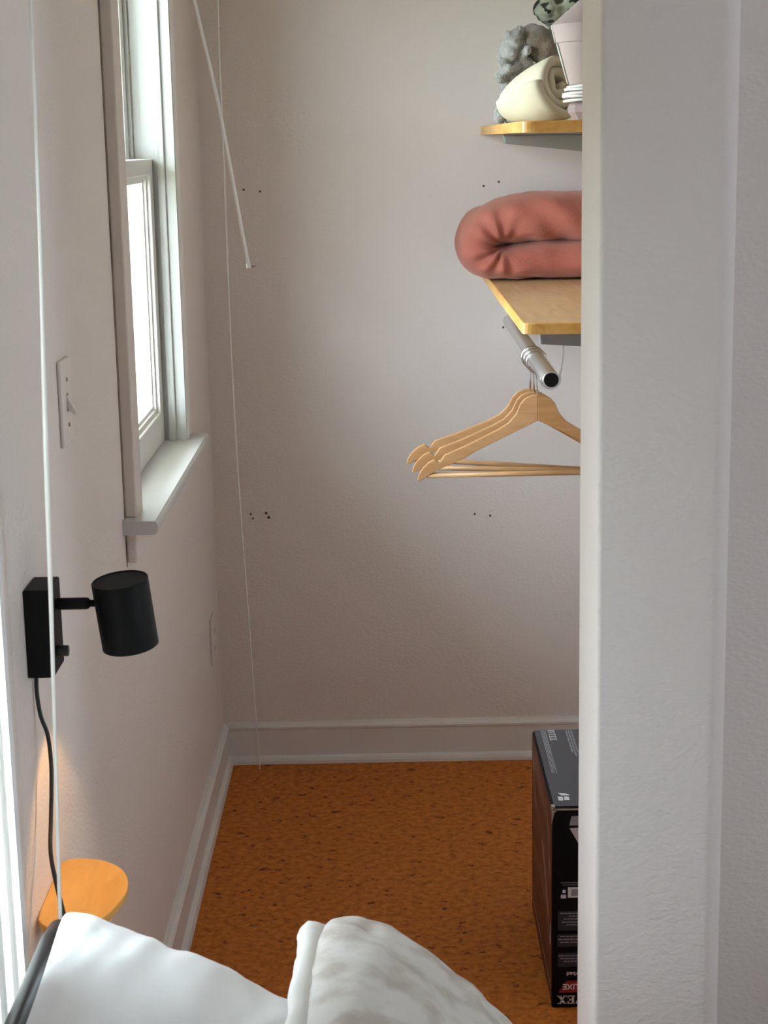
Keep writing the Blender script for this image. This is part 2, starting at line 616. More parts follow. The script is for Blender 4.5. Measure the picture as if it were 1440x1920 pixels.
a0, a1, c0, c1 = W2
far = [(EXT, a1), (LX + 0.009, a1), (LX + 0.011, a1 - 0.004), (LX + 0.008, a1 - 0.010), (LX + 0.001, a1 - 0.010), (LX - 0.001, a1 - 0.004),
       (LX - 0.004, a1 - 0.004), (LX - 0.006, a1 - 0.011), (LX - 0.014, a1 - 0.011), (LX - 0.016, a1 - 0.005),
       (LX - 0.019, a1 - 0.005), (LX - 0.021, a1 - 0.014), (LX - 0.05, a1 - 0.014), (LX - 0.052, a1 - 0.006), (EXT, a1 - 0.006)]
w2part(MB().prism(far, 'z', c0, c1), 'jamb', M_trim)
w2part(MB().box(EXT, LX + 0.009, a0, a0 + 0.012, c0, c1), 'jamb', M_trim)
w2part(MB().box(EXT, LX + 0.009, a0 + 0.012, a1 - 0.014, c1 - 0.012, c1), 'head_jamb', M_trim)
w2part(MB().box(EXT, LX + 0.03, a0, a1, c0 - 0.02, c0), 'sill', M_trim, 0.003)
w2part(MB().box(-0.535, -0.50, a0 + 0.012, a1 - 0.014, c0, c0 + 0.05), 'bottom_rail', M_trim)
w2part(MB().box(-0.535, -0.50, a0 + 0.012, a1 - 0.014, c1 - 0.06, c1 - 0.012), 'top_rail', M_trim)
w2part(MB().box(-0.535, -0.50, a0 + 0.012, a0 + 0.030, c0 + 0.05, c1 - 0.06), 'stile', M_trim)
w2part(MB().box(-0.535, -0.50, a1 - 0.036, a1 - 0.014, c0 + 0.05, c1 - 0.06), 'stile', M_trim)
w2part(MB().box(-0.519, -0.516, a0 + 0.030, a1 - 0.036, c0 + 0.05, c1 - 0.06), 'pane', M_glass)

w3 = struct(empty('window_3', (2.6, 0.55, 1.0)), 'white window in the wall on the far side of the bed', 'window')
bpy.context.view_layer.update()
for nm, b in (('bottom_rail', (0.2, 0.9, 1.1, 1.14)), ('top_rail', (0.2, 0.9, 1.76, 1.8)), ('stile', (0.2, 0.24, 1.14, 1.76)),
              ('stile', (0.86, 0.9, 1.14, 1.76)), ('mullion', (0.535, 0.565, 1.14, 1.76))):
    o = MB().box(2.63, 2.67, b[0], b[1], b[2], b[3]).build(nm, M_trim)
    o.parent = w3
    o.matrix_parent_inverse = w3.matrix_world.inverted()
for ya, yb in ((0.24, 0.535), (0.565, 0.86)):
    o = MB().box(2.648, 2.651, ya, yb, 1.14, 1.76).build('pane', M_glass)
    o.parent = w3
    o.matrix_parent_inverse = w3.matrix_world.inverted()

# ================================================================== OUTSIDE
struct(MB().box(-1.7, -0.56, -2.5, 5.0, 2.50, 2.60).build('sky_blocker', M_ceil), 'unseen slab added above the two side windows to block steep sky light', 'light blocker')  # added out of view to cut steep sky light on the sill
g = struct(MB().box(-30, -0.6, -20, 30, -0.5, -0.4).build('ground', M_ground), 'garden ground outside the windows', 'ground')
mb = MB()
k = 0
z = -0.4
bm_pts = []
prof = [(9.2, -0.4)]
while z < 5.0:
    prof += [(8.985, z), (9.0, z + 0.18)]
    z += 0.18
prof += [(9.2, z)]
mb.prism(prof, 'x', -6.0, -0.75)
tag(mb.build('neighbour_house_wall', M_siding), 'cream clapboard house wall seen through the lower window pane', 'house')

# ================================================================== SWITCH AND OUTLET
sw = tag(empty('light_switch', (LX, 2.26, 1.2)), 'beige wall switch plate with a small toggle beside the window casing', 'switch')


def at_parent(mbx, name, material, par, bevel=0.0, smooth=False, bseg=2):
    o = mbx.build(name, material, None, smooth=smooth, bevel=bevel, bseg=bseg)
    bpy.context.view_layer.update()
    o.parent = par
    o.matrix_parent_inverse = par.matrix_world.inverted()
    return o


at_parent(MB().box(LX, LX + 0.006, 2.222, 2.292, 1.143, 1.257), 'plate', M_plate, sw, 0.003)
at_parent(MB().prism([(LX + 0.006, 1.192), (LX + 0.016, 1.182), (LX + 0.018, 1.187), (LX + 0.006, 1.209)], 'y', 2.252, 2.262), 'toggle', M_plate, sw, 0.001)
for zz in (1.170, 1.230):
    at_parent(MB().lathe([(0.0, 0.0076), (0.0026, 0.0076), (0.0032, 0.0060)], (LX, 2.257, zz), (1, 0, 0), 10), 'screw', M_slot, sw)
at_parent(MB().box(LX + 0.0055, LX + 0.0063, 2.251, 2.263, 1.188, 1.212), 'slot', M_slot, sw)

ou = tag(empty('wall_outlet', (LX, 3.96, 0.375)), 'small beige power outlet plate low on the wall near the corner', 'outlet')
at_parent(MB().box(LX, LX + 0.006, 3.925, 3.995, 0.317, 0.432), 'plate', M_plate, ou, 0.003)
for zz in (0.352, 0.397):
    at_parent(MB().lathe([(0, 0.0085), (0.015, 0.0085), (0.0165, 0.0072), (0.0165, 0.006)], (LX, 3.96, zz), (1, 0, 0), 16), 'socket', M_plate, ou)
    at_parent(MB().box(LX + 0.0083, LX + 0.0089, 3.953, 3.9555, zz - 0.004, zz + 0.005).box(LX + 0.0083, LX + 0.0089, 3.964, 3.9665, zz - 0.004, zz + 0.005),
              'slot', M_slot, ou)

# ================================================================== WALL LAMP
lamp = tag(empty('wall_lamp', (LX, 1.965, 0.97)), 'black cylinder reading lamp on a wall plate above the small wooden shelf', 'lamp')
at_parent(MB().box(LX, -0.394, 1.937, 2.005, 0.921, 1.027), 'wall_plate', M_blackmetal, lamp, 0.002)
at_parent(MB().lathe([(0, 0), (0.0068, 0), (0.0072, 0.001), (0.0072, 0.036), (0.0062, 0.0385), (0.0042, 0.040), (0.0042, 0.052)],
                     (-0.394, 1.976, 1.0005), (1, 0, 0), 20), 'arm', M_blackmetal, lamp, smooth=True)
at_parent(MB().lathe([(0, -0.001), (0.0066, -0.001), (0.0066, 0.0125), (0.0058, 0.0135), (0, 0.0135)], (-0.394, 1.965, 0.946), (1, 0, 0), 18), 'dimmer_knob',
          M_blackplastic, lamp)
ax_top = Vector((-0.3190, 1.984, 1.0265))
ax_bot = Vector((-0.3110, 1.992, 0.9425))
axis = (ax_top - ax_bot)
HL = axis.length
axis.normalize()
rs = 0.0338
sh = MB()
sh.lathe([(0, HL - 0.0015), (rs - 0.002, HL - 0.0015), (rs - 0.0015, HL), (rs - 0.0006, HL), (rs, HL - 0.0008), (rs, 0.0006), (rs - 0.0008, 0), (rs - 0.0018, 0.0),
          (rs - 0.0018, HL - 0.010), (0, HL - 0.010)], ax_bot, axis, 56)
shade = at_parent(sh, 'shade', M_blackmetal, lamp, smooth=True)
shade.data.set_sharp_from_angle(angle=R(40))
bl = MB()
bl.lathe([(0, 0.044), (0.008, 0.0445), (0.013, 0.047), (0.0145, 0.051), (0.013, 0.057), (0.011, 0.062), (0.011, 0.0715), (0, 0.0715)], ax_bot, axis, 24)
at_parent(bl, 'bulb', M_bulb, lamp, smooth=True)
cordp = [(-0.4200, 1.964, 0.924), (-0.4205, 1.961, 0.897), (-0.4170, 1.958, 0.868), (-0.4095, 1.955, 0.845), (-0.4065, 1.950, 0.812), (-0.4055, 1.938, 0.782),
         (-0.405, 1.922, 0.752), (-0.401, 1.890, 0.722), (-0.391, 1.866, 0.690), (-0.383, 1.858, 0.655), (-0.380, 1.855, 0.60), (-0.386, 1.86, 0.50), (-0.40, 1.87, 0.40),
         (-0.405, 1.88, 0.25), (-0.405, 1.90, 0.03)]


def smooth_path(pts, n=6):
    P = [Vector(p) for p in pts]
    P = [P[0] * 2 - P[1]] + P + [P[-1] * 2 - P[-2]]
    out = []
    for i in range(1, len(P) - 2):
        for k in range(n):
            t = k / n
            a, b, c, d = P[i - 1], P[i], P[i + 1], P[i + 2]
            out.append(0.5 * ((2 * b) + (c - a) * t + (2 * a - 5 * b + 4 * c - d) * t * t + (3 * b - a - 3 * c + d) * t ** 3))
    out.append(P[-2])
    return out


at_parent(MB().tube(smooth_path(cordp), 0.0026, 8), 'power_cord', M_blackplastic, lamp, smooth=True)
ld = bpy.data.lights.new('lamp_bulb_light', 'POINT')
ld.energy = 1.25
ld.color = (1.0, 0.56, 0.20)
ld.shadow_soft_size = 0.003
lo = bpy.data.objects.new('lamp_bulb_light', ld)
COL.objects.link(lo)
lo.location = ax_bot + axis * 0.040
bpy.context.view_layer.update()
lo.parent = lamp
lo.matrix_parent_inverse = lamp.matrix_world.inverted()

# small rounded wooden shelf below the lamp
out = [(-0.425, 2.062), (-0.425, 1.925), (-0.4225, 1.897), (-0.412, 1.879), (-0.395, 1.870), (-0.377, 1.872), (-0.358, 1.884), (-0.342, 1.908), (-0.333, 1.940),
       (-0.3285, 1.978), (-0.334, 2.015), (-0.348, 2.044), (-0.372, 2.066), (-0.400, 2.074), (-0.418, 2.072)]
mb = MB()
out = out[:2] + [(p.x, p.y) for p in smooth_path([(x, y, 0) for x, y in out[2:]], 5)]
mb.prism(out, 'z', 0.626, 0.637)
bs = tag(empty('bedside_shelf', (-0.425, 1.97, 0.626)), 'little rounded wooden shelf on the wall glowing under the black lamp', 'shelf')
at_parent(mb, 'board', M_oak, bs, 0.002)
at_parent(MB().prism([(LX, 0.626), (LX + 0.05, 0.626), (LX + 0.046, 0.620), (LX + 0.012, 0.575), (LX, 0.570)], 'y', 1.95, 1.99), 'bracket', M_oak, bs, 0.002)

# ================================================================== BLIND CORDS AND WAND
hr = tag(empty('window_blind', (-0.40, 1.3, 2.1)), 'white window blind whose pull cord hangs in front of the black wall lamp', 'blind')
at_parent(MB().box(LX, LX + 0.075, 0.68, 1.90, 2.10, 2.145), 'rail', M_trim, hr, 0.003)
at_parent(MB().tube([(-0.352, 1.84, 2.145), (-0.352, 1.84, 2.09)], 0.004, 8), 'cord_guide', M_whitecord, hr)
pts = smooth_path([(-0.352, 1.84, 2.10), (-0.354, 1.84, 1.85), (-0.356, 1.84, 1.676), (-0.361, 1.84, 1.433), (-0.367, 1.84, 1.235), (-0.374, 1.84, 0.996),
                   (-0.384, 1.84, 0.675), (-0.389, 1.84, 0.50)], 6)
rad = []
for p in pts:
    t = (1.68 - p.z)
    rad.append(0.0018 + 0.0012 * math.exp(-((p.z - 1.20) / 0.16) ** 2) + 0.0006 * max(0, min(1, t)))
at_parent(MB().tube(pts, rad, 8), 'pull_cord', M_wand, hr, smooth=True)

hr2 = tag(empty('curtain_rail', (-0.30, 2.75, 2.38)), 'white ceiling rail that carries the clear wand', 'rail')
at_parent(MB().box(-0.40, 0.2, 2.735, 2.765, 2.41, 2.44), 'rail', M_trim, hr2, 0.003)
at_parent(MB().tube([(-0.385, 2.75, 2.41), (-0.385, 2.75, 2.395), (-0.378, 2.75, 2.385), (-0.372, 2.75, 2.395)], 0.0015, 8), 'hook', M_chrome, hr2)
wd = tag(empty('tilt_wand', (-0.378, 2.75, 2.385)), 'thin clear white wand hanging at a slant with a capped end', 'wand')
at_parent(MB().tube([(-0.378, 2.75, 2.384), (-0.281, 2.75, 1.744), (-0.25, 2.75, 1.589), (-0.2125, 2.75, 1.340)], 0.0030, 6), 'rod', M_wand, wd)
at_parent(MB().tube([(-0.2130, 2.75, 1.343), (-0.2122, 2.75, 1.336)], 0.0037, 10), 'end_cap', M_wand, wd)
at_parent(MB().tube([(-0.2075, 2.75, 1.3395), (-0.2015, 2.75, 1.3395)], 0.0016, 8), 'tip', M_chrome, wd)

ck = tag(empty('ceiling_hook', (-0.366, 4.07, 2.44)), 'small ceiling hook above the long thin white cord', 'hook')
at_parent(MB().tube([(-0.366, 4.07, 2.44), (-0.366, 4.07, 2.425), (-0.362, 4.07, 2.415), (-0.366, 4.07, 2.405), (-0.370, 4.07, 2.412)], 0.0015, 8), 'wire', M_chrome, ck)
pts = smooth_path([(-0.366, 4.07, 2.408), (-0.365, 4.07, 2.10), (-0.364, 4.07, 1.846), (-0.365, 4.07, 1.694), (-0.3635, 4.07, 1.515), (-0.3635, 4.07, 1.122),
                   (-0.358, 4.07, 0.764), (-0.345, 4.07, 0.407), (-0.334, 4.07, 0.10), (-0.330, 4.07, 0.0015)], 5)
tag(MB().tube(pts, [0.0014 + 0.0014 * min(1, max(0, p.z / 1.6)) for p in pts], 8).build('pull_cord', M_wand, smooth=True),
    'long thin white cord hanging to the floor in front of the bare end wall', 'cord')

# ================================================================== SHELVES
def shelf_board(x0, x1, ya, yb, ztop, th, name_parent):
    c = 0.028
    pts = []
    for k in range(7):
        a = R(180 + 90 * k / 6)
        pts.append((x0 + c + c * math.cos(a), ya + c * 0.6 + c * 0.6 * math.sin(a)))
    outer = [(x0, yb)] + pts + [(x1, ya)]
    e = 0.003
    inner = [(x0 + e, yb)] + [(x0 + c + (x - x0 - c) * (c - e) / c, ya + c * 0.6 + (y - ya - c * 0.6) * (c * 0.6 - e) / (c * 0.6)) for x, y in pts] + [(x1, ya + e)]
    at_parent(MB().prism(inner + [(x1, yb)], 'z', ztop - th, ztop), 'board', M_glarepine, name_parent)
    m = MB()
    vs = [[m.bm.verts.new((*p, z)) for z in (ztop - th, ztop - 0.0015)] + [m.bm.verts.new((q[0] * 0.5 + p[0] * 0.5, q[1] * 0.5 + p[1] * 0.5, ztop)),
          m.bm.verts.new((*q, ztop)), m.bm.verts.new((*q, ztop - th))] for p, q in zip(outer, inner)]
    for a, b in zip(vs, vs[1:]):
        for k in range(5):
            m.bm.faces.new((a[k], a[(k + 1) % 5], b[(k + 1) % 5], b[k]))
    m.bm.faces.new(vs[0])
    m.bm.faces.new(vs[-1][::-1])
    return at_parent(m, 'edge_band', M_pine, name_parent)  # separate strip so the edges stay free of the painted glare


def bracket(par, xt, y, ztop, h0, h1, leg):
    m = MB()
    # top flange, web, wall leg
    m.box(xt, RX, y, y + 0.028, ztop - 0.003, ztop)
    at_parent(m, 'bracket_flange', M_bracket, par)
    m = MB()
    m.prism([(xt, ztop - 0.003), (xt + 0.003, ztop - h0), (xt + 0.155, ztop - h0 - (h1 - h0) * 0.45), (RX - 0.03, ztop - h1), (RX - 0.028, ztop - leg), (RX, ztop - leg),
             (RX, ztop - 0.003)], 'y', y, y + 0.028)
    return at_parent(m, 'bracket_arm', M_bracket, par, 0.0025)


su = tag(empty('wall_shelf', (RX, 3.5, 1.537)), 'pine wall shelf holding the cream roll and grey fleece', 'shelf')
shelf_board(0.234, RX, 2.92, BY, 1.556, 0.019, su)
bracket(su, 0.242, 3.50, 1.537, 0.019, 0.058, 0.15)
sm = tag(empty('wall_shelf', (RX, 3.5, 1.203)), 'pine wall shelf under the folded coral blanket', 'shelf')
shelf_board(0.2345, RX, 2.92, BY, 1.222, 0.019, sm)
bracket(sm, 0.277, 3.10, 1.203, 0.038, 0.062, 0.15)
bracket(sm, 0.277, 3.98, 1.203, 0.026, 0.040, 0.15)

# ================================================================== HANGING ROD
RC = Vector((0.30, 0, 1.10))
RR = 0.0158
rod = tag(empty('hanging_rod', (0.30, 3.6, 1.10)), 'round steel clothes rod below the shelf with an open end', 'clothes rod')
rm = MB()
rm.lathe([(RR - 0.0024, 0.030), (RR - 0.0024, 0.0), (RR - 0.0006, 0.0), (RR, 0.0008), (RR, 1.0395)], (0.30, 3.10, 1.10), (0, 1, 0), 36)
ro = at_parent(rm, 'tube', M_steel, rod, smooth=True)
ro.data.set_sharp_from_angle(angle=R(50))
at_parent(MB().lathe([(0, 0.004), (RR - 0.0023, 0.004)], (0.30, 3.10, 1.10), (0, 1, 0), 28), 'bore', M_dark, rod)
# strap carrying the rod, hung from the bracket
arc = [(0.322, 3.118, 1.178), (0.322, 3.118, 1.135)]
for k in range(13):
    a = R(20 - 15.5 * k)
    arc.append((0.30 + (RR + 0.0024) * math.cos(a), 3.118, 1.10 + (RR + 0.0024) * math.sin(a)))
st = MB()
hw = 0.007
vs = []
for i, (x, y, z) in enumerate(arc):
    if i < 2:
        nx, nz = 1, 0
    else:
        nx, nz = (x - 0.30) / (RR + 0.0024), (z - 1.10) / (RR + 0.0024)
    vs.append([st.bm.verts.new((x + nx * o_, y + s_, z + nz * o_)) for o_, s_ in ((-0.0014, -hw), (0.0014, -hw), (0.0014, hw), (-0.0014, hw))])
for a, b in zip(vs, vs[1:]):
    for k in range(4):
        st.bm.faces.new((a[k], a[(k + 1) % 4], b[(k + 1) % 4], b[k]))
st.bm.faces.new(vs[0])
st.bm.faces.new(vs[-1][::-1])
at_parent(st, 'support_strap', M_steel, rod)
at_parent(MB().lathe([(0, 0.0035), (0.0025, 0.003), (0.003, 0)], (0.30 - RR, 3.113, 1.101), (-1, 0, 0.05), 12), 'screw', M_steel, rod, smooth=True)

# ================================================================== HANGERS
half = [(0.302, 1.031), (0.291, 1.03), (0.277, 1.024), (0.268, 1.014), (0.259, 0.993), (0.244, 0.976), (0.223, 0.963), (0.164, 0.934), (0.129, 0.919), (0.117, 0.914),
        (0.111, 0.906), (0.108, 0.9), (0.105, 0.898), (0.1, 0.903), (0.096, 0.905), (0.084, 0.899), (0.072, 0.887), (0.064, 0.874), (0.062, 0.862), (0.072, 0.865),
        (0.087, 0.875), (0.104, 0.885), (0.134, 0.897), (0.158, 0.908), (0.176, 0.919), (0.223, 0.942), (0.271, 0.965), (0.302, 0.98)]
half = [(x - 0.302, z - 1.10) for x, z in half]


def hanger_meshes():
    res = []
    for s in (1, -1):
        m = MB()
        pts = [(s * x, z) for x, z in half]
        m.prism(pts, 'y', -0.006, 0.006)
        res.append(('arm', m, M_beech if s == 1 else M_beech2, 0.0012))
    m = MB()
    m.tube([(-0.222, 0, -0.2275), (0.222, 0, -0.2275)], 0.0052, 14)
    res.append(('trouser_bar', m, M_bar, 0))
    m = MB()
    rr = 0.0215
    cz = RR + 0.0017 - rr
    pth = [(0, 0, -0.080), (0, 0, -0.045), (-0.001, 0, -0.034)]
    for k in range(16):
        a = R(-100 - 15.5 * k)
        pth.append((rr * math.cos(a), 0, cz + rr * math.sin(a)))
    m.tube(pth, 0.0021, 8)
    res.append(('hook', m, M_chrome, 0))
    return res


hang_labels = ['wooden clothes hanger at the front of three, next to the open rod end',
               'wooden clothes hanger in the middle, between two other hangers',
               'wooden clothes hanger at the back of three, towards the bare end wall']
proto = None
spots = [(3.392, 0.0, 0.0, 0.0), (3.432, -0.004, 2.2, 0.0), (3.472, -0.009, 4.6, 0.0)]
for i, (y, dx, roll, yaw) in enumerate(spots):
    h = empty('clothes_hanger', (0.30 + 0.001, y, 1.10))
    tag(h, hang_labels[i], 'hanger', 'wooden hangers on the rod')
    if i == 0:
        proto = []
        for nm, m, mt, bv in hanger_meshes():
            o = m.build(nm, mt, h, smooth=(nm in ('hook', 'trouser_bar')), bevel=bv)
            proto.append(o)
    else:
        for p in proto:
            c = p.copy()
            COL.objects.link(c)
            c.parent = h
    h.rotation_euler = (0, R(roll), R(yaw))
    h.location.x += dx * 0.3

# ================================================================== CARTON
bx0, bx1, by0, by1, bz = 0.278, 0.575, 2.846, 3.252, 0.381
box = tag(empty('airbed_carton', ((bx0 + bx1) / 2, 3.05, 0)), 'black printed carton standing upside down on the cork floor', 'box')
at_parent(MB().box(bx0, bx1, by0, by1, 0.0, bz), 'carton_body', M_carton, box, 0.003)


def quad(m, pts):
    m.bm.faces.new([m.bm.verts.new(p) for p in pts])


def bp(mbx, name, material):
    return at_parent(mbx, name, material, box)


E_ = 0.0006
# top panel flap (shows darker gap and kraft board edge at the near side)
m = MB().box(bx0 + 0.004, bx1 - 0.002, by0 + 0.006, by1 - 0.002, bz, bz + 0.0015)
bp(m, 'top_flap', M_cartontop)
bp(MB().box(bx0 + 0.001, bx1 - 0.002, by0 - 0.0006, by0 + 0.0025, bz - 0.004, bz - 0.0015), 'flap_edge', M_kraft)
m = MB()
m.prism([(bx0 - E_, bz - 0.001), (bx0 + 0.012, bz - 0.002), (bx0 + 0.004, bz - 0.008), (bx0 + 0.001, bz - 0.022), (bx0 - E_, bz - 0.03)], 'y', by0 - E_, by0 + 0.002)
m.box(bx0 - E_, bx0 + 0.0055, by0 + 0.002, by0 + 0.014, bz - 0.004, bz + 0.0018)
bp(m, 'worn_corner', M_kraft)
# left side photograph
m = MB().box(bx0 - E_, bx0, by0 + 0.004, by1 - 0.004, 0.006, bz - 0.006)
bp(m, 'side_picture', M_photo)
for (ya, za, yb, zb, w) in ((3.22, 0.34, 3.16, 0.26, 0.010), (2.93, 0.345, 2.87, 0.24, 0.008), (2.95, 0.36, 2.885, 0.30, 0.005), (3.02, 0.245, 2.90, 0.155, 0.022),
                            (2.96, 0.185, 2.875, 0.118, 0.013), (3.06, 0.18, 2.93, 0.125, 0.008)):
    m = MB()
    quad(m, [(bx0 - 0.0011, ya - w, za), (bx0 - 0.0011, ya + w, za), (bx0 - 0.0011, yb + w * 0.6, zb), (bx0 - 0.0011, yb - w, zb)])
    bp(m, 'picture_highlight', M_photo2)
m = MB()
quad(m, [(bx0 - 0.0013, 2.862, 0.16), (bx0 - 0.0013, 2.853, 0.16), (bx0 - 0.0013, 2.853, 0.115), (bx0 - 0.0013, 2.875, 0.113)])
bp(m, 'picture_pale_patch', M_silver)
m = MB().box(bx0 - 0.0010, bx0 - E_, by0 + 0.008, by1 - 0.004, 0.034, 0.0365)
bp(m, 'side_rule', M_photo2)

# front face print (upside down)
FY = by0 - E_


def rect(m, xa, xb, za, zb, y=FY):
    quad(m, [(xa, y, za), (xb, y, za), (xb, y, zb), (xa, y, zb)])


m = MB()
quad(m, [(0.3085, FY, 0.3165 + 0.027), (0.348, FY, 0.345), (0.348, FY, 0.285), (0.328, FY, 0.308)])
bp(m, 'product_picture', M_silver)
m = MB()
quad(m, [(0.308, FY, 0.349), (0.312, FY, 0.366), (0.345, FY, 0.367), (0.345, FY, 0.347)])
bp(m, 'product_picture', M_greyprint)
m = MB()
rect(m, 0.306, 0.336, 0.2125, 0.2325)
rect(m, 0.2935, 0.303, 0.2115, 0.2185)
rect(m, 0.2965, 0.302, 0.2215, 0.2275)
bp(m, 'icon_print', M_whiteprint)
m = MB()
rect(m, 0.312, 0.330, 0.216, 0.229, FY - 0.0003)
bp(m, 'icon_detail', M_greyprint)
m = MB()
rect(m, 0.293, 0.40, 0.2405, 0.2415)
rect(m, 0.296, 0.40, 0.2365, 0.2372)
bp(m, 'rule_print', M_greyprint)
m = MB()
rect(m, 0.2885, 0.40, 0.150, 0.187)
rect(m, 0.2875, 0.40, 0.119, 0.143)
rect(m, 0.2885, 0.40, 0.080, 0.107)
bp(m, 'text_panel', M_navy)
m = MB()
for (xs, zz) in ((0.2925, 0.182), (0.308, 0.1765), (0.299, 0.171), (0.2955, 0.1652), (0.3035, 0.1598),
                 (0.292, 0.1377), (0.289, 0.132), (0.2925, 0.1265), (0.290, 0.1005), (0.293, 0.095), (0.300, 0.0895)):
    x = xs
    while x < 0.39:
        w = random.uniform(0.004, 0.010)
        rect(m, x, x + w, zz, zz + 0.0021, FY - 0.0003)
        x += w + 0.0012
bp(m, 'small_print', M_greyprint)['kind'] = 'stuff'
m = MB()
quad(m, [(0.290, FY, 0.030), (0.40, FY, 0.030), (0.40, FY, 0.053), (0.3045, FY, 0.053)])
bp(m, 'red_band', M_red)


def text_mesh(body, size, name, material, origin, xdir, ydir, bold=0.0):
    cu = bpy.data.curves.new('text_tmp', 'FONT')
    cu.body = body
    cu.size = size
    cu.offset = bold
    cu.align_x = 'LEFT'
    to = bpy.data.objects.new('text_tmp', cu)
    COL.objects.link(to)
    dg = bpy.context.evaluated_depsgraph_get()
    me = bpy.data.meshes.new_from_object(to.evaluated_get(dg))
    bpy.data.objects.remove(to)
    xd, yd = Vector(xdir), Vector(ydir)
    wid = max(v.co.x for v in me.vertices)
    for v in me.vertices:
        v.co = Vector(origin) + xd * (v.co.x - wid) + yd * v.co.y      # origin = lower end of the last letter
    me.materials.clear()
    me.materials.append(material)
    o = bpy.data.objects.new(name, me)
    COL.objects.link(o)
    bpy.context.view_layer.update()
    o.parent = box
    o.matrix_parent_inverse = box.matrix_world.inverted()
    return o


# slab serif capitals, built from strokes in a unit cell (width, height 1)
def slab(ch):
    q = []

    def rc(a, b, c, d):
        q.append([(a, c), (b, c), (b, d), (a, d)])
    s = 0.13
    if ch == 'I':
        rc(0.12, 0.38, 0, 1); rc(0, 0.5, 0, s); rc(0, 0.5, 1 - s, 1)
        return q, 0.5
    if ch == 'N':
        rc(0.08, 0.24, 0, 1); rc(0.70, 0.86, 0, 1); rc(0, 0.34, 0, s); rc(0, 0.3, 1 - s, 1); rc(0.58, 0.96, 1 - s, 1)
        q.append([(0.08, 1), (0.32, 1), (0.86, 0), (0.64, 0)])
        return q, 0.96
    if ch == 'T':
        rc(0.32, 0.58, 0, 1); rc(0, 0.9, 1 - s, 1); rc(0.18, 0.72, 0, s); rc(0, 0.11, 0.66, 1); rc(0.79, 0.9, 0.66, 1)
        return q, 0.9
    if ch == 'E':
        rc(0.10, 0.36, 0, 1); rc(0, 0.82, 0, s); rc(0, 0.82, 1 - s, 1); rc(0.36, 0.6, 0.44, 0.57); rc(0.71, 0.82, 0, 0.33); rc(0.71, 0.82, 0.67, 1); rc(0.54, 0.63, 0.34, 0.67)
        return q, 0.82
    if ch == 'X':
        q.append([(0.08, 1), (0.42, 1), (0.96, 0), (0.62, 0)])
        q.append([(0.72, 1), (0.88, 1), (0.26, 0), (0.10, 0)])
        rc(0, 0.46, 1 - s, 1); rc(0.60, 1.0, 1 - s, 1); rc(0, 0.38, 0, s); rc(0.52, 1.04, 0, s)
        return q, 1.04


def slab_text(body, h, origin, xdir, ydir, gap=0.09):
    xd, yd = Vector(xdir), Vector(ydir)
    total = sum(slab(c)[1] + gap for c in body) - gap
    x = -total
    m = MB()
    for c in body:
        qs, w = slab(c)
        for poly in qs:
            quad(m, [Vector(origin) + xd * ((px + x) * h) + yd * (py * h) for px, py in poly])
        x += w + gap
    return m


# reads right to left, upside down, because the carton stands on its head
m = slab_text('INTEX', 0.0165, (0.2875, FY - 0.0004, 0.0245), (-1, 0, 0), (0, 0, -1))
bp(m, 'brand_lettering', M_whiteprint)
text_mesh('DELUXE', 0.0150, 'model_lettering', M_whiteprint, (0.2975, FY - 0.0004, 0.0465), (-1, 0, 0), (0, 0, -1), 0.0004)
text_mesh('airbed', 0.0110, 'model_lettering', M_whiteprint, (0.3045, FY - 0.0004, 0.0700), (-1, 0, 0), (0, 0, -1), 0.0002)
# top face print
TZ = bz + 0.0021
m = slab_text('INTEX', 0.0135, (0.3075, 3.188, TZ), (0, -1, 0), (1, 0, 0))
bp(m, 'brand_lettering', M_whiteprint)


def trect(m, xa, xb, ya, yb, z=TZ):
    quad(m, [(xa, ya, z), (xb, ya, z), (xb, yb, z), (xa, yb, z)])


m = MB()
for k in range(4):
    xa = 0.2935 + k * 0.0027
    y = 3.245
    while y > 3.03 - 0.008 * (k % 2):
        w = random.uniform(0.008, 0.02)
        trect(m, xa, xa + 0.0018, y - w, y)
        y -= w + 0.0016
for k in range(3):
    xa = 0.342 + k * 0.005
    y = 3.245
    while y > 3.12:
        w = random.uniform(0.01, 0.025)
        trect(m, xa, xa + 0.003, y - w, y)
        y -= w + 0.0022
bp(m, 'small_print', M_greyprint)['kind'] = 'stuff'
m = MB()
quad(m, [(0.2945, 2.913, TZ), (0.300, 2.900, TZ), (0.312, 2.900, TZ), (0.315, 2.903, TZ), (0.306, 2.911, TZ)])
trect(m, 0.2925, 0.301, 2.876, 2.895)
trect(m, 0.303, 0.312, 2.878, 2.895)
bp(m, 'small_logo', M_whiteprint)

